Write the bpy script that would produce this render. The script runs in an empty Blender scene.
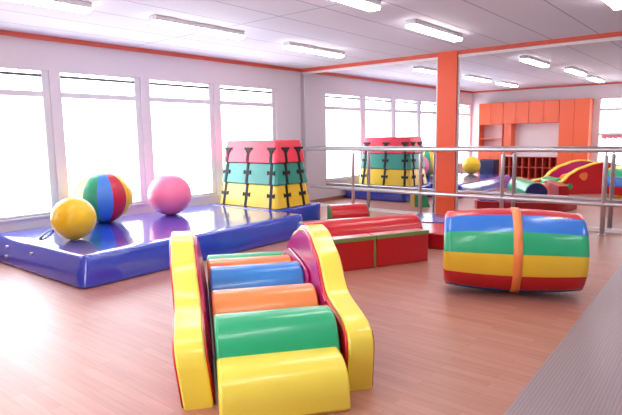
import bpy, bmesh, math, random
from mathutils import Vector, Matrix
random.seed(7)
S = bpy.context.scene
COL = S.collection
PI = math.pi

# ------------------------------------------------------------------ materials
def new_mat(name):
    m = bpy.data.materials.new(name); m.use_nodes = True
    nt = m.node_tree
    b = nt.nodes['Principled BSDF']
    return m, nt, b

def plain(name, col, rough=0.5, metal=0.0, spec=0.5, bump=0.0, bscale=8.0, coat=0.0, var=0.0):
    m, nt, b = new_mat(name)
    b.inputs['Base Color'].default_value = (*col, 1)
    b.inputs['Roughness'].default_value = rough
    b.inputs['Metallic'].default_value = metal
    b.inputs['Specular IOR Level'].default_value = spec
    b.inputs['Coat Weight'].default_value = coat
    b.inputs['Coat Roughness'].default_value = 0.12
    tc = nt.nodes.new('ShaderNodeTexCoord')
    nz = nt.nodes.new('ShaderNodeTexNoise')
    nz.inputs['Scale'].default_value = bscale; nz.inputs['Detail'].default_value = 3
    nt.links.new(tc.outputs['Object'], nz.inputs['Vector'])
    if var > 0:
        mx = nt.nodes.new('ShaderNodeMix'); mx.data_type = 'RGBA'
        mx.inputs['A'].default_value = (*[c*(1-var) for c in col], 1)
        mx.inputs['B'].default_value = (*[min(1, c*(1+var)) for c in col], 1)
        nt.links.new(nz.outputs['Fac'], mx.inputs['Factor'])
        nt.links.new(mx.outputs['Result'], b.inputs['Base Color'])
    if bump > 0:
        bp = nt.nodes.new('ShaderNodeBump'); bp.inputs['Strength'].default_value = bump
        bp.inputs['Distance'].default_value = 0.02
        nt.links.new(nz.outputs['Fac'], bp.inputs['Height'])
        nt.links.new(bp.outputs['Normal'], b.inputs['Normal'])
    return m

def vinyl(name, col, rough=0.3, bump=0.07, bscale=7.0, coat=0.3):
    return plain(name, col, rough, 0, 0.5, bump, bscale, coat, 0.06)

V_RED = vinyl('vinyl_red', (0.60, 0.010, 0.018))
V_RED2 = vinyl('vinyl_red_box', (0.50, 0.008, 0.014), rough=0.34)
V_PINKRED = vinyl('vinyl_rose', (0.80, 0.035, 0.075), rough=0.38)
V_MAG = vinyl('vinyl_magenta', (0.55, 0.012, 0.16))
V_YEL = vinyl('vinyl_yellow', (0.95, 0.77, 0.085))
V_YEL2 = vinyl('vinyl_yellow_deep', (0.86, 0.58, 0.035))
V_GRN = vinyl('vinyl_green', (0.022, 0.44, 0.19))
V_TEAL = vinyl('vinyl_teal', (0.020, 0.27, 0.20), rough=0.4)
V_OLIVE = vinyl('vinyl_olive_green', (0.16, 0.27, 0.07), rough=0.55, coat=0.0)
V_ORG = vinyl('vinyl_orange', (0.95, 0.27, 0.07))
V_BLU = vinyl('vinyl_blue', (0.035, 0.26, 0.72))
V_BBLU = vinyl('vinyl_bright_blue', (0.035, 0.20, 0.68), rough=0.25)
V_MAT = vinyl('vinyl_royal_blue', (0.025, 0.065, 0.52), rough=0.16, bump=0.28, bscale=4.0, coat=1.0)
V_NAVY = vinyl('vinyl_navy', (0.010, 0.012, 0.07), rough=0.45)
V_DKBLUE = vinyl('vinyl_dark_blue', (0.012, 0.035, 0.22), rough=0.4)
V_BLACK = plain('black_webbing', (0.008, 0.008, 0.009), 0.7)
V_PADTOP = vinyl('vinyl_pad_blue', (0.030, 0.06, 0.42), rough=0.12, bump=0.05)
B_YEL = plain('ball_yellow', (0.85, 0.55, 0.015), 0.3, bump=0.04, bscale=30)
B_PINK = plain('ball_pink', (0.98, 0.21, 0.36), 0.3)
B_CREAM = plain('ball_cream', (0.80, 0.62, 0.20), 0.3)
B_GRN = plain('ball_green', (0.03, 0.32, 0.16), 0.3)
B_BLU = plain('ball_blue', (0.06, 0.22, 0.68), 0.3)
B_RED = plain('ball_red', (0.55, 0.015, 0.05), 0.3)
WALL = plain('wall_paint', (0.71, 0.675, 0.725), 0.6, bump=0.02, bscale=60)
WHITE = plain('white_frame', (0.68, 0.68, 0.72), 0.35)
DARK_STRIP = plain('dark_strip', (0.10, 0.10, 0.11), 0.5)
TRIM = plain('red_trim', (0.66, 0.10, 0.06), 0.4)
ORANGE = plain('orange_laminate', (0.82, 0.145, 0.055), 0.35, var=0.04, bscale=3)
ORANGE_COL = plain('orange_paint', (0.80, 0.10, 0.030), 0.4)
DKRED = plain('dark_red_laminate', (0.35, 0.020, 0.018), 0.4)
NICHE = plain('pale_niche_board', (0.80, 0.74, 0.76), 0.5)
STEEL = plain('brushed_steel', (0.66, 0.63, 0.65), 0.38, metal=0.9)
ALU = plain('mirror_frame_aluminium', (0.55, 0.54, 0.56), 0.4, metal=0.6)
PALEFRAME = plain('mirror_frame_white', (0.78, 0.74, 0.74), 0.4)
SKIRT = plain('wood_skirting', (0.36, 0.16, 0.10), 0.4)
PETAL = plain('pink_paper', (0.95, 0.36, 0.48), 0.6)

def ceiling_mat():
    m, nt, b = new_mat('ceiling_panels')
    b.inputs['Roughness'].default_value = 0.75
    tc = nt.nodes.new('ShaderNodeTexCoord')
    mp = nt.nodes.new('ShaderNodeMapping'); mp.inputs['Rotation'].default_value = (0, 0, PI/2)
    mp.inputs['Location'].default_value = (1.0, 0.10, 0)
    br = nt.nodes.new('ShaderNodeTexBrick'); br.offset = 0.0
    br.inputs['Color1'].default_value = (0.63, 0.62, 0.69, 1)
    br.inputs['Color2'].default_value = (0.615, 0.605, 0.675, 1)
    br.inputs['Mortar'].default_value = (0.30, 0.27, 0.32, 1)
    br.inputs['Scale'].default_value = 1.0
    br.inputs['Brick Width'].default_value = 4.8
    br.inputs['Row Height'].default_value = 0.6
    br.inputs['Mortar Size'].default_value = 0.009
    br.inputs['Mortar Smooth'].default_value = 0.2
    nt.links.new(tc.outputs['Object'], mp.inputs['Vector'])
    nt.links.new(mp.outputs['Vector'], br.inputs['Vector'])
    nt.links.new(br.outputs['Color'], b.inputs['Base Color'])
    return m

def floor_mat():
    m, nt, b = new_mat('laminate_floor')
    N, L = nt.nodes, nt.links
    tc = N.new('ShaderNodeTexCoord')
    br = N.new('ShaderNodeTexBrick'); br.offset = 0.37; br.offset_frequency = 2
    br.inputs['Color1'].default_value = (0.42, 0.175, 0.122, 1)
    br.inputs['Color2'].default_value = (0.48, 0.218, 0.16, 1)
    br.inputs['Mortar'].default_value = (0.25, 0.09, 0.05, 1)
    br.inputs['Scale'].default_value = 1.0
    br.inputs['Brick Width'].default_value = 0.85
    br.inputs['Row Height'].default_value = 0.068
    br.inputs['Mortar Size'].default_value = 0.0012
    br.inputs['Mortar Smooth'].default_value = 0.5
    L.new(tc.outputs['Object'], br.inputs['Vector'])
    mp = N.new('ShaderNodeMapping'); mp.inputs['Scale'].default_value = (1.2, 22, 1)
    L.new(tc.outputs['Object'], mp.inputs['Vector'])
    nz = N.new('ShaderNodeTexNoise'); nz.inputs['Scale'].default_value = 2.2; nz.inputs['Detail'].default_value = 5
    L.new(mp.outputs['Vector'], nz.inputs['Vector'])
    mx = N.new('ShaderNodeMix'); mx.data_type = 'RGBA'; mx.blend_type = 'OVERLAY'
    mx.inputs['Factor'].default_value = 0.35
    L.new(br.outputs['Color'], mx.inputs['A']); L.new(nz.outputs['Color'], mx.inputs['B'])
    bw = N.new('ShaderNodeRGBToBW'); L.new(nz.outputs['Color'], bw.inputs['Color'])
    L.new(bw.outputs['Val'], mx.inputs['B'])
    L.new(mx.outputs['Result'], b.inputs['Base Color'])
    b.inputs['Roughness'].default_value = 0.42
    b.inputs['Specular IOR Level'].default_value = 0.5
    b.inputs['Coat Weight'].default_value = 0.45; b.inputs['Coat Roughness'].default_value = 0.42
    return m

def runner_mat():
    m, nt, b = new_mat('ribbed_vinyl_runner')
    N, L = nt.nodes, nt.links
    tc = N.new('ShaderNodeTexCoord')
    wv = N.new('ShaderNodeTexWave'); wv.wave_type = 'BANDS'; wv.bands_direction = 'X'
    wv.inputs['Scale'].default_value = 17.0; wv.inputs['Distortion'].default_value = 0.3
    L.new(tc.outputs['Object'], wv.inputs['Vector'])
    mx = N.new('ShaderNodeMix'); mx.data_type = 'RGBA'
    mx.inputs['A'].default_value = (0.28, 0.21, 0.23, 1); mx.inputs['B'].default_value = (0.345, 0.27, 0.295, 1)
    L.new(wv.outputs['Fac'], mx.inputs['Factor'])
    L.new(mx.outputs['Result'], b.inputs['Base Color'])
    bp = N.new('ShaderNodeBump'); bp.inputs['Strength'].default_value = 0.2; bp.inputs['Distance'].default_value = 0.006
    L.new(wv.outputs['Fac'], bp.inputs['Height']); L.new(bp.outputs['Normal'], b.inputs['Normal'])
    b.inputs['Roughness'].default_value = 0.32
    return m

def mirror_mat():
    m, nt, b = new_mat('mirror_silver')
    b.inputs['Base Color'].default_value = (0.88, 0.87, 0.88, 1)
    b.inputs['Metallic'].default_value = 1.0
    b.inputs['Roughness'].default_value = 0.0
    return m

def glass_mat():
    m, nt, b = new_mat('window_glass')
    N, L = nt.nodes, nt.links
    tr = N.new('ShaderNodeBsdfTransparent'); gl = N.new('ShaderNodeBsdfGlossy')
    gl.inputs['Roughness'].default_value = 0.02
    mx = N.new('ShaderNodeMixShader'); mx.inputs['Fac'].default_value = 0.05
    L.new(tr.outputs[0], mx.inputs[1]); L.new(gl.outputs[0], mx.inputs[2])
    L.new(mx.outputs[0], N['Material Output'].inputs['Surface'])
    return m

def emit_mat(name, col, st):
    m, nt, b = new_mat(name)
    b.inputs['Base Color'].default_value = (0.8, 0.8, 0.8, 1)
    b.inputs['Emission Color'].default_value = (*col, 1)
    b.inputs['Emission Strength'].default_value = st
    return m

CEIL, FLOOR, RUNNER, MIRROR, GLASS = ceiling_mat(), floor_mat(), runner_mat(), mirror_mat(), glass_mat()
TUBE = emit_mat('light_diffuser', (1.0, 0.97, 0.95), 17.0)

# ------------------------------------------------------------------ mesh helpers
def obj(name, bm, mats, parent=None, smooth=False, wn=False):
    bmesh.ops.recalc_face_normals(bm, faces=bm.faces)
    me = bpy.data.meshes.new(name); bm.to_mesh(me); bm.free()
    if not isinstance(mats, (list, tuple)): mats = [mats]
    for m in mats: me.materials.append(m)
    if smooth:
        for p in me.polygons: p.use_smooth = True
    o = bpy.data.objects.new(name, me); COL.objects.link(o)
    if smooth and wn:
        md = o.modifiers.new('wn', 'WEIGHTED_NORMAL'); md.keep_sharp = True
    if parent: o.parent = parent
    return o

def add_box(bm, x0, x1, y0, y1, z0, z1):
    vs = [bm.verts.new((x, y, z)) for x in (x0, x1) for y in (y0, y1) for z in (z0, z1)]
    q = [(0,1,3,2), (4,6,7,5), (0,4,5,1), (2,3,7,6), (0,2,6,4), (1,5,7,3)]
    return [bm.faces.new([vs[i] for i in f]) for f in q]

def bevel(bm, w, seg=3):
    bmesh.ops.bevel(bm, geom=list(bm.edges), offset=w, segments=seg, affect='EDGES', profile=0.5, clamp_overlap=True)

def box_bm(x0, x1, y0, y1, z0, z1, bw=0.0, seg=3):
    bm = bmesh.new(); add_box(bm, x0, x1, y0, y1, z0, z1)
    bmesh.ops.recalc_face_normals(bm, faces=bm.faces)
    if bw > 0: bevel(bm, bw, seg)
    return bm

def prism_bm(pts, fn, t0, t1, bw=0.0, seg=2):
    """extrude a 2D outline: fn(a, b, t) -> 3D point"""
    bm = bmesh.new()
    A = [bm.verts.new(fn(a, b, t0)) for a, b in pts]
    B = [bm.verts.new(fn(a, b, t1)) for a, b in pts]
    f0 = bm.faces.new(A); f1 = bm.faces.new(list(reversed(B)))
    n = len(pts)
    for i in range(n):
        bm.faces.new((A[i], B[i], B[(i+1) % n], A[(i+1) % n]))
    bmesh.ops.recalc_face_normals(bm, faces=bm.faces)
    if bw > 0:
        rim = [e for e in bm.edges if e in f0.edges[:] or e in f1.edges[:]]
        bmesh.ops.bevel(bm, geom=rim, offset=bw, segments=seg, affect='EDGES', profile=0.5, clamp_overlap=True)
    return bm

def tube_bm(bm, pts, r, n=12, caps=True):
    rings = []
    up = Vector((0, 0, 1))
    P = [Vector(p) for p in pts]
    for i, p in enumerate(P):
        d = (P[min(i+1, len(P)-1)] - P[max(i-1, 0)]).normalized()
        ref = up if abs(d.z) < 0.9 else Vector((1, 0, 0))
        a = d.cross(ref).normalized(); b = d.cross(a)
        rings.append([bm.verts.new(p + (a*math.cos(2*PI*k/n) + b*math.sin(2*PI*k/n))*r) for k in range(n)])
    for i in range(len(rings)-1):
        for k in range(n):
            bm.faces.new((rings[i][k], rings[i][(k+1) % n], rings[i+1][(k+1) % n], rings[i+1][k]))
    if caps:
        bm.faces.new(rings[0]); bm.faces.new(list(reversed(rings[-1])))
    return bm

def empty(name, loc=(0, 0, 0), rz=0.0):
    o = bpy.data.objects.new(name, None); COL.objects.link(o)
    o.location = loc; o.rotation_euler = (0, 0, rz); o.empty_display_size = 0.1
    return o

def tag(o, label, cat, group=None):
    o['label'] = label; o['category'] = cat
    if group: o['group'] = group
    return o

def struct(o):
    o['kind'] = 'structure'; return o

# ------------------------------------------------------------------ room shell
HC = 2.70
YB = -8.45          # wall behind the camera
XR = 10.4           # far right wall
ZT, ZB = 2.28, 0.44
WIN = [(-8.35, -7.30), (-6.21, -4.99), (-4.855, -3.66), (-3.51, -2.27), (-2.125, -0.75)]
WT = 0.22

struct(obj('floor', box_bm(-WT, XR+0.2, YB-WT, 0.2, -0.1, 0), FLOOR))
struct(obj('ceiling', box_bm(-WT, XR+0.2, YB-WT, 0.2, HC, HC+0.1), CEIL))

def wall_with_openings(a0, a1, spans, zb, zt, fn):
    bm = bmesh.new()
    def b(p0, p1, z0, z1):
        x0, x1, y0, y1 = fn(p0, p1); add_box(bm, x0, x1, y0, y1, z0, z1)
    b(a0, a1, 0, zb); b(a0, a1, zt, HC)
    cur = a0
    for s0, s1 in spans:
        b(cur, s0, zb, zt); cur = s1
    b(cur, a1, zb, zt)
    return bm

struct(obj('wall_left', wall_with_openings(YB-WT, 0.0, WIN, ZB, ZT, lambda p, q: (-WT, 0, p, q)), WALL))
FW = [(3.68, 5.05)]
struct(obj('wall_front', wall_with_openings(0.0, XR, FW, ZB, ZT, lambda p, q: (p, q, YB-WT, YB)), WALL))
struct(obj('wall_back', box_bm(-WT, XR+0.2, 0.0, 0.2, 0, HC), WALL))
struct(obj('wall_right', box_bm(XR, XR+0.2, YB-WT, 0.0, 0, HC), WALL))

def make_window(n, w, fn):
    """fn(u, d, z) : u along the opening from 0..w, d depth outward from the room face"""
    t = struct(empty('window_%d' % n))
    def bx(bm, u0, u1, d0, d1, z0, z1):
        P = [fn(u, d, z) for u in (u0, u1) for d in (d0, d1) for z in (z0, z1)]
        vs = [bm.verts.new(q) for q in P]
        for f in [(0,1,3,2), (4,6,7,5), (0,4,5,1), (2,3,7,6), (0,2,6,4), (1,5,7,3)]:
            bm.faces.new([vs[i] for i in f])
    bm = bmesh.new()
    d0, d1 = 0.025, 0.09
    bx(bm, 0, 0.02, d0, d1, ZB, ZT); bx(bm, w-0.09, w, d0, d1, ZB, ZT)
    bx(bm, 0.02, w-0.09, d0, d1, ZB, ZB+0.03); bx(bm, 0.02, w-0.09, d0, d1, ZT-0.012, ZT)
    obj('window_frame', bm, WHITE, t)
    bm = bmesh.new(); bx(bm, 0.02, w-0.09, d0+0.005, d1-0.005, 1.945, 2.015)
    obj('transom', bm, WHITE, t)
    bm = bmesh.new(); bx(bm, 0.02, w-0.09, d0+0.005, d1-0.03, 2.195, 2.228)  # dark strip across the opening, just below the frame head
    obj('top_strip', bm, DARK_STRIP, t)
    bm = bmesh.new(); bx(bm, 0.02, w-0.09, 0.058, 0.062, ZB+0.03, ZT-0.012)
    obj('window_pane', bm, GLASS, t)
    bm = bmesh.new(); bx(bm, -0.02, w+0.02, -0.025, 0.025, ZB-0.025, ZB)
    obj('window_sill', bm, WHITE, t)
    return t
for i, (y0, y1) in enumerate(WIN):
    make_window(i+1, y1-y0, lambda u, d, z, y0=y0: (-d, y0+u, z))
t6 = make_window(6, FW[0][1]-FW[0][0], lambda u, d, z: (FW[0][0]+u, YB-d, z))
bm = bmesh.new(); add_box(bm, FW[0][0]+0.02, FW[0][1]-0.09, YB-0.085, YB-0.03, 1.28, 1.34)
obj('glazing_bar', bm, WHITE, t6)

# skirting and coloured trims
struct(obj('baseboard_left', box_bm(0, 0.015, YB, -0.02, 0, 0.07), SKIRT))
struct(obj('baseboard_front', box_bm(3.55, XR, YB, YB+0.015, 0, 0.07), SKIRT))
struct(obj('trim_1', box_bm(0, 0.04, YB+0.04, -0.04, HC-0.055, HC), TRIM))
struct(obj('trim_2', box_bm(0, XR, -0.045, 0, HC-0.06, HC), TRIM))
struct(obj('trim_3', box_bm(0.04, XR, YB, YB+0.04, HC-0.045, HC), TRIM))
struct(obj('trim_4', box_bm(0, XR, -0.03, 0, 0, 0.055), PALEFRAME))
struct(obj('trim_5', box_bm(0, 0.05, -0.03, 0, 0.055, HC-0.06), ALU))

# orange column between the two mirrors
CX0, CX1 = 2.955, 3.285
struct(obj('column', box_bm(CX0, CX1, -0.06, 0, 0, HC), ORANGE_COL))

def mirror(x0, x1, label):
    t = empty('wall_mirror', ((x0+x1)/2, 0, 0.055))
    w = (x1-x0)/2
    z1 = HC-0.06-0.055
    obj('mirror_glass', box_bm(-w+0.03, w-0.03, -0.012, -0.002, 0, z1-0.04), MIRROR, t)
    obj('top_frame', box_bm(-w, w, -0.03, -0.002, z1-0.042, z1-0.002), PALEFRAME, t)
    for s in (-1, 1):
        a, b = (-w, -w+0.035) if s < 0 else (w-0.035, w)
        obj('side_frame', box_bm(a, b, -0.026, -0.002, 0, z1-0.042), ALU, t)
    tag(t, label, 'mirror')
mirror(0.052, CX0-0.002, 'wall mirror left of the orange column, reflecting the window wall')
mirror(CX1+0.002, XR-0.02, 'wide wall mirror right of the orange column, reflecting the orange cupboards')

# ------------------------------------------------------------------ ceiling lights
def make_light():
    t = empty('ceiling_light', (0, 0, HC))
    obj('housing', box_bm(-0.070, 0.070, -0.65, 0.65, -0.056, -0.001, 0.006, 1), WHITE, t)
    prof = [(-0.068, -0.0565), (-0.067, -0.072), (-0.055, -0.086), (0.055, -0.086), (0.067, -0.072), (0.068, -0.0565)]
    obj('diffuser', prism_bm(prof, lambda a, b, s: (a, s, b), -0.648, 0.648, 0.010, 2), TUBE, t)
    return t
lights = [
 (1.93, -6.12, 'ceiling tube light cut off by the top left corner, above the row of windows'),
 (1.95, -4.12, 'ceiling tube light second from the left, above the blue mat'),
 (1.88, -1.90, 'ceiling tube light of the window row nearest the mirror corner'),
 (4.02, -4.27, 'ceiling tube light cut off by the top edge at the middle of the photo'),
 (3.87, -1.99, 'ceiling tube light closest to the orange column'),
 (5.88, -2.60, 'ceiling tube light cut off by the top right corner'),
 (3.95, -6.50, 'ceiling tube light of the middle row seen only in the mirror, nearest the cupboards'),
 (5.87, -4.80, 'ceiling tube light behind the top right one, outside the direct view'),
 (5.87, -7.00, 'ceiling tube light above where the photographer stands'),
 (7.80, -2.55, 'ceiling tube light right of the photo near the mirror wall'),
 (7.80, -4.80, 'ceiling tube light right of the photo at mid room'),
]
L0 = None
for x, y, lab in lights:
    if L0 is None:
        r = L0 = make_light()
    else:
        r = L0.copy(); COL.objects.link(r)
        for ch in L0.children:
            c = ch.copy(); COL.objects.link(c); c.parent = r
    r.location = (x, y, HC); tag(r, lab, 'ceiling light', 'tube lights on the ceiling')

# ------------------------------------------------------------------ blue mat along the windows
mt = empty('crash_mat', (1.15, -3.76, 0))
tag(mt, 'big thick shiny royal blue mat on the floor under the windows', 'mat')
def puffy(x0, x1, y0, y1, z0, z1, bw, nx, ny, amp, seed, taper=False):
    bm = bmesh.new(); add_box(bm, x0, x1, y0, y1, z0, z1)
    bmesh.ops.recalc_face_normals(bm, faces=bm.faces)
    ve = [e for e in bm.edges if abs(e.verts[0].co.z-e.verts[1].co.z) > 0.05]
    bmesh.ops.bevel(bm, geom=ve, offset=0.085, segments=6, affect='EDGES', profile=0.5)
    he = [e for e in bm.edges if abs(e.verts[0].co.z-e.verts[1].co.z) < 1e-4]
    bmesh.ops.bevel(bm, geom=he, offset=bw, segments=3, affect='EDGES', profile=0.5, clamp_overlap=True)
    for axis, n, a, b in (((1, 0, 0), nx, x0, x1), ((0, 1, 0), ny, y0, y1)):
        for k in range(1, n):
            c = a + (b-a)*k/n
            bmesh.ops.bisect_plane(bm, geom=bm.verts[:]+bm.edges[:]+bm.faces[:], plane_co=Vector(axis)*c, plane_no=axis)
    rnd = random.Random(seed)
    ph = [rnd.uniform(0, 6.28) for _ in range(6)]
    zm = (z0+z1)/2
    for v in bm.verts:
        f = v.co.z/z1
        if taper:
            v.co.x -= 0.06*f*max(0, v.co.x-0.2)/0.9
            if v.co.y < -1.5: v.co.y += 0.07*f*(-1.5-v.co.y)/0.6
        if v.co.z > z1-0.01:
            v.co.z += amp*(math.sin(3.1*v.co.x+ph[0])*math.sin(2.3*v.co.y+ph[1]) + 0.6*math.sin(7*v.co.y+ph[2])*math.sin(5*v.co.x+ph[3]))
    return bm
obj('cushion', puffy(-1.05, 1.11, -2.15, 1.15, 0, 0.306, 0.035, 14, 20, 0.004, 0, True), V_MAT, mt, True)
obj('cushion', puffy(-1.10, 0.42, 1.16, 2.38, 0, 0.304, 0.04, 10, 8, 0.0015, 1), V_MAT, mt, True)
# eyelets on the end face and a webbing handle on top
for dx, z in ((-0.62, 0.205), (0.0, 0.205), (-0.60, 0.10)):
    bm = bmesh.new(); tube_bm(bm, [(dx, -2.173+0.07*z/0.306, z), (dx, -2.15+0.07*z/0.306, z)], 0.016, 14)
    obj('eyelet', bm, STEEL, mt)
bm = bmesh.new()
hp = []
for k in range(13):
    a = PI*k/12
    hp.append((-0.20-0.50*(k/12.0), -1.927+0.40*(k/12.0), 0.303+0.035*math.sin(a)**0.5))
tube_bm(bm, hp, 0.014, 8)
obj('carry_handle', bm, V_NAVY, mt, True)

# ------------------------------------------------------------------ vaulting box
vb = empty('vaulting_box', (0.89, -2.045, 0.306))
tag(vb, 'tall tapered red, green and yellow foam vaulting box with black straps', 'vaulting box')
BX, BY, TX, TY, VH = 0.632, 0.39, 0.568, 0.285, 1.035
def vsec(z):
    f = z/VH
    return BX+(TX-BX)*f, BY+(TY-BY)*f
def frustum(z0, z1, grow0, grow1):
    bm = bmesh.new()
    a0, b0 = vsec(z0); a1, b1 = vsec(z1)
    a0 += grow0; b0 += grow0; a1 += grow1; b1 += grow1
    lo = [bm.verts.new((x, y, z0)) for x, y in ((-a0,-b0), (a0,-b0), (a0,b0), (-a0,b0))]
    hi = [bm.verts.new((x, y, z1)) for x, y in ((-a1,-b1), (a1,-b1), (a1,b1), (-a1,b1))]
    bm.faces.new(lo); bm.faces.new(hi)
    for i in range(4): bm.faces.new((lo[i], lo[(i+1)%4], hi[(i+1)%4], hi[i]))
    bmesh.ops.recalc_face_normals(bm, faces=bm.faces)
    ve = [e for e in bm.edges if abs(e.verts[0].co.z-e.verts[1].co.z) > 0.05]
    bmesh.ops.bevel(bm, geom=ve, offset=0.06, segments=5, affect='EDGES', profile=0.5)
    he = [e for e in bm.edges if abs(e.verts[0].co.z-e.verts[1].co.z) < 1e-4]
    bmesh.ops.bevel(bm, geom=he, offset=0.012, segments=2, affect='EDGES', profile=0.5)
    return bm
zs = [0.0, 0.355, 0.685, VH]
for k, m in enumerate((V_YEL2, V_TEAL, V_PINKRED)):
    o = obj('foam_tier', frustum(zs[k]+(0.004 if k else 0), zs[k+1]-0.002, 0.028, 0.0), m, vb, True, True)
    o['label'] = ('yellow bottom tier', 'green middle tier', 'red top tier')[k]
for k in (1, 2):
    a, b = vsec(zs[k])
    bm = bmesh.new()
    add_box(bm, -a+0.02, a-0.02, -b+0.02, b-0.02, zs[k]-0.006, zs[k]+0.008)
    obj('tier_seam', bm, V_BLACK, vb)
def strap(face, f):
    """face 0..3: -y, +x, +y, -x; f from -1 to 1 along the face"""
    def pt(u, z, off):
        a, b = vsec(z)
        k = 0 if z < zs[1] else (1 if z < zs[2] else 2)
        off += 0.001 + 0.028*(1-(z-zs[k])/(zs[k+1]-zs[k]))
        if face == 0: return Vector((f*a+u, -b-off, z))
        if face == 2: return Vector((-f*a-u, b+off, z))
        if face == 1: return Vector((a+off, f*b+u, z))
        return Vector((-a-off, -f*b-u, z))
    def plate(bm, outline, o0=-0.004, o1=0.008):
        A = [bm.verts.new(pt(u, z, o0)) for u, z in outline]
        B = [bm.verts.new(pt(u, z, o1)) for u, z in outline]
        n = len(outline)
        bm.faces.new(A); bm.faces.new(B)
        for i in range(n): bm.faces.new((A[i], A[(i+1)%n], B[(i+1)%n], B[i]))
    bm = bmesh.new()
    for z0, z1 in ((0.004, 0.352), (0.358, 0.682), (0.688, 0.90)):
        w = 0.024
        plate(bm, [(-w, z0), (w, z0), (w, z1), (-w, z1)])
    s = obj('strap', bm, V_BLACK, vb)
    for zc, kind in ((0.19, 1), (0.535, 1), (0.895, 0)):
        bm = bmesh.new()
        if kind:
            out = [(-0.075, zc-0.030), (-0.03, zc-0.018), (0.03, zc-0.018), (0.075, zc-0.030), (0.075, zc+0.035), (0.03, zc+0.02), (-0.03, zc+0.02), (-0.075, zc+0.035)]
        else:
            out = [(-0.035, zc-0.05), (0.035, zc-0.05), (0.05, zc-0.01), (0.085, zc-0.005), (0.085, zc+0.03), (-0.085, zc+0.03), (-0.085, zc-0.005), (-0.05, zc-0.01)]
        plate(bm, out, -0.003, 0.014)
        obj('strap_tab', bm, V_BLACK, s)
for face in (0, 2):
    for f in (-0.84, -0.04, 0.82): strap(face, f)
for face in (1, 3):
    for f in (-0.42, 0.55): strap(face, f)

# ------------------------------------------------------------------ balls
def sphere_bm(r, sz=1.0, nu=48, nv=24, matf=None, axis=None):
    bm = bmesh.new()
    bmesh.ops.create_uvsphere(bm, u_segments=nu, v_segments=nv, radius=r)
    if matf:
        for f in bm.faces:
            c = f.calc_center_median()
            f.material_index = matf(c)
    if axis is not None:
        bmesh.ops.rotate(bm, verts=bm.verts, cent=(0, 0, 0), matrix=axis)
    for v in bm.verts: v.co.z *= sz
    return bm
MT = 0.306
def ball(name, x, y, r, sz, mats, label, matf=None, axis=None, nub=None):
    t = empty(name, (x, y, MT))
    bm = sphere_bm(r, sz, 48, 28, matf, axis)
    for v in bm.verts:
        v.co.z += r*sz
        if v.co.z < 0.012: v.co.z = 0.012*0.2 + v.co.z*0.15     # flattened where it rests
        if v.co.z < 0.002: v.co.z = 0.002
    obj('ball_skin', bm, mats, t, True)
    bm = bmesh.new()
    d = Vector((0.62, -0.76, -0.35)).normalized() if nub is None else Vector(nub).normalized()
    c = Vector((d.x*r, d.y*r, r*sz+d.z*r*sz))
    tube_bm(bm, [c-d*0.01, c+d*0.004], 0.012, 12)
    obj('valve', bm, mats[0] if isinstance(mats, list) else mats, t)
    tag(t, label, 'ball')
    return t
ball('exercise_ball', 1.28, -5.45, 0.234, 1.0, B_YEL, 'yellow exercise ball near the front corner of the blue mat', nub=(0.8, 0.6, 0.1))
def gore(c):
    a = (math.degrees(math.atan2(c.y, c.x)) + 360) % 360
    return int((a % 360)//30) % 12
beach_cols = [B_BLU, B_RED, B_YEL, B_GRN, B_CREAM, B_GRN, B_BLU, B_RED, B_YEL, B_GRN, B_CREAM, B_GRN]
ball('beach_ball', 0.42, -4.595, 0.368, 0.915, beach_cols, 'large striped green, blue, red and cream ball by the windows', gore,
     Matrix.Rotation(math.radians(-42), 3, 'Z') @ Matrix.Rotation(math.radians(0), 3, 'Y'), nub=(0.2, 0.4, 0.9))
ball('exercise_ball', 0.61, -3.69, 0.305, 0.965, B_PINK, 'glossy pink exercise ball standing on the blue mat', nub=(0.5, 0.8, 0.2))

# ------------------------------------------------------------------ wave stair unit in front
ANG = math.atan2(0.78, 0.625)                 # lateral axis u
sl = empty('foam_stair_slide', (4.81, -6.717, 0), ANG)
tag(sl, 'foam step unit of coloured rolls between two wavy yellow-topped sides', 'foam play stairs')
# local: x = lateral (w), y = along (s)
prof = [(0.0, 0.0), (0.0, 0.20), (0.012, 0.26), (0.05, 0.305), (0.12, 0.335), (0.25, 0.352), (0.40, 0.366), (0.50, 0.380), (0.57, 0.402), (0.64, 0.448),
        (0.71, 0.505), (0.77, 0.550), (0.84, 0.582), (0.92, 0.603), (0.99, 0.632), (1.06, 0.658), (1.15, 0.672), (1.30, 0.680), (1.50, 0.676), (1.66, 0.662),
        (1.77, 0.640), (1.85, 0.598), (1.92, 0.545), (1.99, 0.505), (2.04, 0.455), (2.09, 0.385), (2.15, 0.330), (2.24, 0.305), (2.38, 0.285), (2.47, 0.255),
        (2.53, 0.195), (2.555, 0.12), (2.56, 0.0)]
prof = [(a, b*(1.06 if a < 1.4 else max(0.92, 1.06-0.14*(a-1.4)/0.3))) for a, b in prof]
def inset(pts, d):
    out = []
    n = len(pts)
    for i, (s, z) in enumerate(pts):
        p0 = pts[max(i-1, 0)]; p1 = pts[min(i+1, n-1)]
        tx, tz = p1[0]-p0[0], p1[1]-p0[1]
        L = math.hypot(tx, tz); nx, nz = tz/L, -tx/L     # inward normal for this winding
        if i == 0: nx, nz = 1, 0
        if i == n-1: nx, nz = -1, 0
        out.append((s+nx*d, max(0.0, z+nz*d)))
    return out
inn = inset(prof, 0.035)
inn2 = inset(prof, 0.028)
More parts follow.
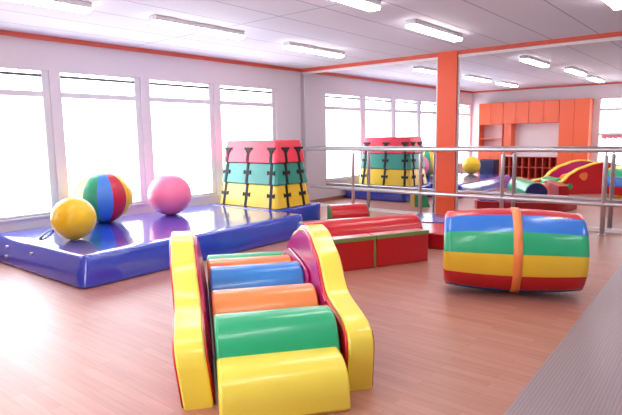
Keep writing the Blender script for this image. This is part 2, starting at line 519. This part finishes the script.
# pieces of the panel are given for lateral range w0..w1 with an optional lean
def panel(w0, w1, lean, outer_sign):
    def fn(s, z, w): return (w - lean*z, s, z)
    body = obj('side_panel', prism_bm(inn2, fn, w0, w1, 0.01, 2), V_RED, sl, True, True)
    body['label'] = 'red side panel with wavy top'
    pad = list(prof) + list(reversed(inn))
    o = obj('top_pad', prism_bm(pad, fn, w0+0.013, w1-0.013, 0.014, 3), V_YEL, body, True, True)
    o['label'] = 'yellow pad along the wavy top'
    return body
pR = panel(0.88, 1.05, -0.045, 1)
pL = panel(-0.004, 0.176, 0.115, -1)
# magenta slabs over the middle of the panels' inner faces
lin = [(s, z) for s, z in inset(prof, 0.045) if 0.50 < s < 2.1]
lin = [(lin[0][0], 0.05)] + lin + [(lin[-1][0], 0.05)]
o = obj('inner_face', prism_bm(lin, lambda s, z, w: (w+0.045*z, s, z), 0.872, 0.884), V_MAG, pR); o['label'] = 'magenta inner face'
o = obj('inner_face', prism_bm(lin, lambda s, z, w: (w-0.115*z, s, z), 0.172, 0.184), V_MAG, pL); o['label'] = 'magenta inner face'
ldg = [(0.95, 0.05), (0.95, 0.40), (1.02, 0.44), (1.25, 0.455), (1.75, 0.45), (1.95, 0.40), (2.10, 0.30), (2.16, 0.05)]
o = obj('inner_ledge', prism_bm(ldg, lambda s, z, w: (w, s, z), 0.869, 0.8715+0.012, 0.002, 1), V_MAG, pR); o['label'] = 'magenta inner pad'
def disc(sc, zc, r, m, lab, irr):
    pts = []
    for k in range(20):
        a = 2*PI*k/20
        rr = r*(1+irr*math.sin(3*a+1))
        pts.append((sc+rr*math.cos(a), zc+rr*math.sin(a)))
    o = obj('spot', prism_bm(pts, lambda s, z, w: (w+0.045*z, s, z), 1.05, 1.062, 0.003, 1), m, pR); o['label'] = lab
disc(2.33, 0.135, 0.085, V_YEL2, 'yellow spot', 0.08)
disc(2.0, 0.17, 0.07, V_GRN, 'green spot', 0.0)
disc(1.70, 0.40, 0.09, V_ORG, 'orange spot', 0.12)
disc(0.28, 0.16, 0.08, V_GRN, 'green spot', 0.0)
def roll(sc, hw, h, m, lab, w0=0.190, w1=0.866, e=2.3, tilt=0.0, z0=0.0):
    pts = [(sc-hw, z0)]
    n = 18
    for k in range(n+1):
        a = PI - PI*k/n
        c, s_ = math.cos(a), math.sin(a)
        pts.append((sc+hw*math.copysign(abs(c)**(2/e), c), z0+0.02+(h-0.02-z0)*abs(s_)**(2/e)))
    pts.append((sc+hw, z0))
    clean = []
    for q in pts:
        if not clean or math.hypot(q[0]-clean[-1][0], q[1]-clean[-1][1]) > 0.004: clean.append(q)
    o = obj('step_roll', prism_bm(clean, lambda s, z, w: (w, s, z), w0, w1, 0.022, 3), m, sl, True, True)
    o['label'] = lab
    return o
roll(0.015, 0.225, 0.245, V_YEL, 'yellow front step', 0.187, 0.852, 2.6)
roll(0.26, 0.24, 0.405, V_GRN, 'green step', 0.186, 0.868)
roll(0.74, 0.235, 0.41, V_ORG, 'lower orange step', 0.188, 0.868)
roll(1.21, 0.235, 0.455, V_BLU, 'blue step at the top', 0.188, 0.868)
roll(1.68, 0.235, 0.405, V_ORG, 'orange step behind the blue one', 0.185, 0.868)
roll(2.12, 0.21, 0.345, V_GRN, 'green step on the far side', 0.185, 0.868)
roll(2.54, 0.215, 0.235, V_YEL, 'yellow end step', 0.187, 0.852, 2.6)
o = obj('base_board', box_bm(0.186, 0.874, 0.05, 2.5, 0.002, 0.03), V_RED2, sl)

# ------------------------------------------------------------------ rainbow barrel
C = Vector((5.415, -3.59, 0.370)); R0 = 0.370; RE = 0.332; HL = 0.552
br = empty('rainbow_barrel', (C.x, C.y, 0), math.radians(24))
tag(br, 'large red, blue, green and yellow striped barrel roll with orange band', 'foam barrel')
NS = 12
def rad(t):   # t from -1..1 along the axis
    return RE + (R0-RE)*(1-abs(t)**2.0)
def barrel_ring(t, off=0.0, ph=0.0, sub=4):
    pts = []
    r = rad(t)+off
    for k in range(NS*sub):
        a = 2*PI*k/(NS*sub)
        kk = (k % sub)/sub - 0.5
        flat = math.cos(PI/NS)/math.cos(2*PI/NS*kk) if False else 1.0
        # facets: slightly flattened polygon
        poly = math.cos(PI/NS)/math.cos((((a) % (2*PI/NS)) - PI/NS))
        rr = r*(0.45 + 0.55*poly/1.0)
        pts.append((t*HL, rr*math.cos(a+ph), rr*math.sin(a+ph)))
    return pts
PH = math.radians(114)
stripe = [V_BBLU, V_GRN, V_YEL2, V_RED]
bm = bmesh.new()
ts = [-1.02, -1.0] + [-1+2*k/24 for k in range(1, 24)] + [1.0, 1.02]
rings = []
sub = 4
zlow = 1e9
for i, t in enumerate(ts):
    tt = max(-1, min(1, t)); off = -0.035 if abs(t) > 1.0 else 0.0
    ring = barrel_ring(tt, off, PH, sub)
    if abs(t) > 1.0: ring = [(math.copysign(HL+0.018, t), y, z) for _, y, z in ring]
    ring = [(x, y, max(z+C.z, 0.002)) for x, y, z in ring]
    rings.append([bm.verts.new(q) for q in ring])
n = NS*sub
for i in range(len(rings)-1):
    for k in range(n):
        f = bm.faces.new((rings[i][k], rings[i][(k+1)%n], rings[i+1][(k+1)%n], rings[i+1][k]))
        f.material_index = (k//sub) % 4
bo = obj('striped_cover', bm, stripe, br, True)
for sgn in (-1, 1):
    bm = bmesh.new()
    inner = barrel_ring(sgn, -0.05, PH, sub)
    xs = sgn*(HL+0.014)
    A = [bm.verts.new((xs, y, z+C.z)) for _, y, z in inner]
    B = [bm.verts.new((xs+sgn*0.006, y*0.9, z*0.9+C.z)) for _, y, z in inner]
    for k in range(n): bm.faces.new((A[k], A[(k+1)%n], B[(k+1)%n], B[k]))
    bm.faces.new(B); bm.faces.new(A)
    e = obj('end_panel', bm, V_ORG, br, False); e['label'] = 'orange end panel'
bm = bmesh.new()
band = []
for t, off in ((-0.020, -0.004), (-0.020, 0.008), (0.105, 0.008), (0.105, -0.004)):
    ring = [(x, y, max(z+C.z, 0.001)) for x, y, z in barrel_ring(t, off, PH, sub)]
    band.append([bm.verts.new(q) for q in ring])
for i in range(4):
    for k in range(n):
        bm.faces.new((band[i][k], band[i][(k+1)%n], band[(i+1)%4][(k+1)%n], band[(i+1)%4][k]))
o = obj('middle_band', bm, V_ORG, br, True); o['label'] = 'orange band around the middle'

# ------------------------------------------------------------------ red foam benches behind
E1 = Vector((0.455, 0.89)).normalized(); N1 = Vector((-E1.y, E1.x))
BA = math.atan2(E1.y, E1.x)
def bench_block(e0, e1, label, seam):
    o0 = Vector((3.705, -4.165)) + E1*e0
    t = empty('foam_bench', (o0.x, o0.y, 0), BA)
    L = e1-e0
    obj('bench_body', box_bm(0.004, L-0.004, 0.004, 0.196, 0, 0.342, 0.012, 2), V_RED2, t, True, True)
    o = obj('edge_piping', box_bm(0.002, L-0.002, -0.006, 0.03, 0.305, 0.348, 0.006, 2), V_OLIVE, t); o['label'] = 'green piping along the top front edge'
    if seam:
        o = obj('corner_piping', box_bm(L-0.028, L-0.002, -0.003, 0.02, 0.0, 0.305, 0.004, 1), V_OLIVE, t); o['label'] = 'green piping down the corner'
    return tag(t, label, 'foam bench')
bench_block(0.0, 0.662, 'red foam bench with green piping, partly hidden behind the yellow wave side', True)
bench_block(0.665, 1.335, 'red foam bench with green piping, standing closest to the striped barrel', False)
bv = Vector((0.63, 1.02)).normalized()
bl = empty('foam_bolster', (3.13, -3.62, 0), math.atan2(bv.y, bv.x))
def half_roll(a0, a1, r, c):
    return [(c*0+r*math.cos(a0+(a1-a0)*k/18), r+r*math.sin(a0+(a1-a0)*k/18)) for k in range(19)]
RB = 0.215
o = obj('bolster_front', prism_bm(half_roll(-PI/2, -1.5*PI, RB, 0), lambda a, b, s: (s, a, max(b, 0.001)), -0.1, 1.36, 0.012, 2), V_RED, bl, True, True); o['label'] = 'red front half'
o = obj('bolster_back', prism_bm([(a+0.0005, b) for a, b in half_roll(-PI/2, PI/2, RB, 0)], lambda a, b, s: (s, a, max(b, 0.001)), -0.1, 1.36, 0.012, 2), V_GRN, bl, True, True); o['label'] = 'green back half'
for x0_, x1_ in ((-0.112, -0.1), (1.36, 1.372)):
    o = obj('end_cap', prism_bm([(0.2*math.cos(2*PI*k/28), RB+0.2*math.sin(2*PI*k/28)) for k in range(28)], lambda a, b, s: (s, a, b), x0_, x1_, 0.003, 1), V_DKBLUE, bl); o['label'] = 'dark blue round end'
tag(bl, 'long round red and green bolster lying behind the green-piped benches', 'foam bolster')

def poly_block(pts, z0, z1, bw):
    return prism_bm(pts, lambda a, b, s: (a, b, s), z0, z1, bw, 3)
hx = [(3.95, -2.42), (3.15, -1.15), (3.31, -0.93), (4.42, -1.26), (4.56, -1.72), (4.62, -2.28)]
ct = Vector((sum(p[0] for p in hx)/6, sum(p[1] for p in hx)/6))
pd = empty('foam_pad', (ct.x, ct.y, 0))
obj('pad_body', poly_block([(x-ct.x, y-ct.y) for x, y in hx], 0, 0.20, 0.02), V_RED2, pd, True, True)
tc_ = [(3.50, -1.75), (3.19, -1.16), (3.33, -0.98), (4.38, -1.30), (4.46, -1.58), (4.1, -1.60)]
o = obj('top_cover', poly_block([(x-ct.x, y-ct.y) for x, y in tc_], 0.2005, 0.212, 0.004), V_PADTOP, pd, True, True); o['label'] = 'shiny blue panel on top'
tag(pd, 'low red foam pad with shiny blue panel on top, by the orange column', 'foam pad')

# back red block near the mirror corner
wu = Vector((0.40, 0.56)).normalized()
wl = empty('foam_wedge', (2.06, -0.90, 0), math.atan2(wu.y, wu.x))
tri = [(0.0, 0.0), (0.0, 0.262), (-0.06, 0.278), (-0.12, 0.272), (-0.19, 0.24), (-0.25, 0.16), (-0.29, 0.0)]
obj('wedge_body', prism_bm(tri, lambda a, b, s: (s, a, b), -0.62, 0.0, 0.008, 2), V_RED, wl, True, True)
for x0_, x1_ in ((-0.634, -0.6205), (0.0005, 0.014)):
    o = obj('end_cover', prism_bm(tri, lambda a, b, s: (s, a, b), x0_, x1_, 0.004, 1), V_GRN if x0_ > -0.1 else V_OLIVE, wl); o['label'] = 'green end'
o = obj('back_cover', box_bm(-0.61, -0.01, 0.0005, 0.014, 0.0, 0.27, 0.004, 1), V_YEL2, wl); o['label'] = 'yellow back facing the mirror'
tag(wl, 'small red foam wedge with rounded top, between the round bolster and the mirror', 'foam wedge')

# ------------------------------------------------------------------ ballet rail
hr = empty('ballet_barre', (3.5, -0.27, 0))
def rel(p): return (p[0]-3.5, p[1]+0.27, p[2])
def rail_bar(name, x0, z, r):
    bm = bmesh.new(); tube_bm(bm, [rel((x0, -0.27, z)), rel((9.6, -0.27, z))], r, 16)
    return obj(name, bm, STEEL, hr, True, False)
rail_bar('top_rail', 0.12, 1.149, 0.036)
rail_bar('lower_rail', 0.42, 0.420, 0.030)
for px in (1.418, 2.777, 4.140, 5.513, 6.88, 8.25):
    bm = bmesh.new(); tube_bm(bm, [rel((px, -0.27, 0.012)), rel((px, -0.27, 1.06)), rel((px, -0.27, 1.075))], 0.030, 14)
    p_ = obj('post', bm, STEEL, hr, True)
    bm = bmesh.new(); tube_bm(bm, [rel((px, -0.27, 1.07)), rel((px, -0.27, 1.125))], 0.012, 8)
    obj('bracket', bm, STEEL, p_, True)
    bm = bmesh.new(); tube_bm(bm, [rel((px, -0.27, 0.0)), rel((px, -0.27, 0.014))], 0.055, 16)
    obj('floor_flange', bm, STEEL, p_)
tag(hr, 'steel ballet barre with two horizontal rails standing in front of the mirrors', 'handrail')

# ------------------------------------------------------------------ grey runner
rn = obj('floor_runner', box_bm(-0.85, 0.85, -3.75, 3.75, 0.0, 0.009, 0.003, 1), RUNNER)
rn.location = (6.95, -4.55, 0); rn.rotation_euler = (0, 0, math.radians(1.6))
tag(rn, 'grey ribbed vinyl runner on the wooden floor at right', 'runner')

# ------------------------------------------------------------------ cupboards behind the camera (seen in the mirror)
YC0, YC1 = YB+0.005, YB+0.40
def cupboard(x0, x1, z0, z1, ndoor, label, splits=()):
    t = empty('cupboard', ((x0+x1)/2, YB, z0))
    cx = (x0+x1)/2
    obj('carcass', box_bm(x0-cx+0.002, x1-cx-0.002, 0.005, 0.385, 0, z1-z0), ORANGE, t)
    w = (x1-x0)/ndoor
    edges = [0.0] + [s-z0 for s in splits] + [z1-z0]
    for k in range(ndoor):
        for a, b in zip(edges[:-1], edges[1:]):
            d = obj('door', box_bm(x0-cx+w*k+0.004, x0-cx+w*(k+1)-0.004, 0.386, 0.404, a+0.004, b-0.004, 0.003, 1), ORANGE, t)
            hx_ = x0-cx+w*k+(0.05 if k % 2 else w-0.05)
            obj('handle', box_bm(hx_-0.006, hx_+0.006, 0.404, 0.418, a+0.05, a+0.15), ORANGE, d)
    tag(t, label, 'cupboard', 'orange cupboards on the wall opposite the mirrors')
cupboard(0.40, 1.15, 1.655, 2.29, 2, 'orange wall cupboard above the narrow open shelves, in the mirror')
cupboard(1.154, 1.90, 1.655, 2.29, 2, 'orange wall cupboard second from the left in the mirror')
cupboard(1.904, 2.735, 1.655, 2.29, 2, 'orange wall cupboard next to the tall one, in the mirror')
cupboard(2.74, 3.52, 0.0, 2.29, 2, 'tall orange cupboard at the right end of the row in the mirror')
# open shelf unit
t = empty('shelf_unit', (0.775, YB, 0))
for x in (-0.372, 0.352):
    obj('side_board', box_bm(x, x+0.02, 0.005, 0.39, 0, 1.652), ORANGE, t)
obj('back_board', box_bm(-0.35, 0.35, 0.005, 0.02, 0.86, 1.65), NICHE, t)
for z in (0.84, 1.20, 1.632):
    obj('shelf', box_bm(-0.35, 0.35, 0.02, 0.385, z, z+0.02), ORANGE, t)
for k in (0, 1):
    d = obj('door', box_bm(-0.35+0.35*k+0.003, -0.35+0.35*(k+1)-0.003, 0.37, 0.39, 0.02, 0.83, 0.003, 1), ORANGE, t)
    obj('handle', box_bm(-0.04+0.07*k, -0.03+0.07*k, 0.39, 0.402, 0.55, 0.68), ORANGE, d)
tag(t, 'narrow orange open shelf unit at the left end of the cupboards in the mirror', 'shelf unit')
# orange divider panel and cubby unit with white worktop
o = obj('divider_panel', box_bm(-0.11, 0.11, 0.005, 0.37, 0.0, 0.935), ORANGE); o.location = (1.285, YB, 0.718)
tag(o, 'orange upright panel between the open shelves and the white niche', 'panel')
o = obj('niche_board', box_bm(-0.66, 0.66, 0.003, 0.015, 0.0, 0.93), NICHE); o.location = (2.06, YB, 0.72)
tag(o, 'pale back board of the niche above the red pigeonholes', 'back board')
o = obj('worktop', box_bm(-0.79, 0.79, 0.005, 0.40, 0, 0.035, 0.004, 1), NICHE); o.location = (1.946, YB, 0.68)
tag(o, 'pale worktop on the dark red pigeonholes', 'worktop')
t = empty('pigeonhole_unit', (1.946, YB, 0))
obj('back_board', box_bm(-0.785, 0.785, 0.005, 0.015, 0, 0.678), DKRED, t)
for k in range(9):
    x = -0.785 + 1.55*k/8
    obj('upright', box_bm(x, x+0.022, 0.016, 0.385, 0, 0.678), ORANGE_COL if False else TRIM, t)
for k in range(8):
    xa = -0.785 + 1.55*k/8 + 0.023; xb = -0.785 + 1.55*(k+1)/8 - 0.001
    for z in (0.02, 0.345, 0.655):
        obj('shelf', box_bm(xa, xb, 0.016, 0.38, z, z+0.018), TRIM, t)
tag(t, 'dark red unit of small pigeonholes under the worktop, in the mirror', 'pigeonhole unit')
# navy block beside the mat
t = empty('foam_cube', (1.27, -6.75, 0))
obj('cube_cover', box_bm(-0.215, 0.215, -0.2, 0.2, 0, 0.65, 0.03, 3), V_NAVY, t, True, True)
obj('zip_strip', box_bm(-0.2, 0.2, 0.198, 0.204, 0.05, 0.062), V_BLACK, t)
tag(t, 'navy blue foam cube behind the yellow ball, seen in the mirror', 'foam cube')
# pink paper flowers on the far window
t = empty('paper_garland', (4.04, YB-0.06, 1.20))
for k in range(4):
    cx = -0.21+0.14*k
    pts = []
    for j in range(20):
        a = 2*PI*j/20; r = 0.085*(1+0.18*math.cos(5*a))
        pts.append((cx+r*math.cos(a), 0.05+0.008*(k % 2)+r*math.sin(a)))
    obj('paper_flower', prism_bm(pts, lambda a, b, s: (a, s, b), 0, 0.008), PETAL, t)
obj('string', box_bm(-0.36, 0.95, -0.004, 0.0, 0.045, 0.05), WHITE, t)
tag(t, 'pink paper flowers strung across the window, seen in the mirror', 'garland')

# ------------------------------------------------------------------ light: overcast daylight + ceiling tubes
w = bpy.data.worlds.new('World'); S.world = w; w.use_nodes = True
bg = w.node_tree.nodes['Background']
bg.inputs['Color'].default_value = (0.87, 0.925, 1.0, 1); bg.inputs['Strength'].default_value = 7.4
def portal(name, loc, rot, sx, sy):
    l = bpy.data.lights.new(name, 'AREA'); l.shape = 'RECTANGLE'; l.size = sx; l.size_y = sy
    l.cycles.is_portal = True
    o = bpy.data.objects.new(name, l); COL.objects.link(o); o.location = loc; o.rotation_euler = rot
for y0, y1 in WIN:
    portal('window_daylight', (-0.20, (y0+y1)/2, (ZB+ZT)/2), (0, -PI/2, 0), ZT-ZB, y1-y0)
portal('window_daylight', ((FW[0][0]+FW[0][1])/2, YB-0.20, (ZB+ZT)/2), (PI/2, 0, 0), FW[0][1]-FW[0][0], ZT-ZB)

# ------------------------------------------------------------------ camera
cam = bpy.data.cameras.new('camera'); co = bpy.data.objects.new('camera', cam); COL.objects.link(co)
yaw, pitch, roll_ = math.radians(-39.3375), math.radians(7.6872), math.radians(-0.9225)
f = Vector((math.sin(yaw)*math.cos(pitch), math.cos(yaw)*math.cos(pitch), -math.sin(pitch)))
r = Vector((math.cos(yaw), -math.sin(yaw), 0)); u = r.cross(f)
r2 = r*math.cos(roll_) + u*math.sin(roll_); u2 = -r*math.sin(roll_) + u*math.cos(roll_)
M = Matrix((r2, u2, -f)).transposed().to_4x4(); M.translation = (6.994, -8.2999, 1.4056)
co.matrix_world = M
cam.sensor_width = 36; cam.lens = 30.9646; cam.clip_start = 0.02
S.camera = co
S.view_settings.view_transform = 'Standard'; S.view_settings.look = 'None'
S.view_settings.gamma = 1; S.view_settings.use_curve_mapping = False
S.view_settings.exposure = 0.36
S.cycles.use_denoising = True
S.cycles.max_bounces = 10; S.cycles.diffuse_bounces = 5; S.cycles.glossy_bounces = 6
S.cycles.sample_clamp_indirect = 8
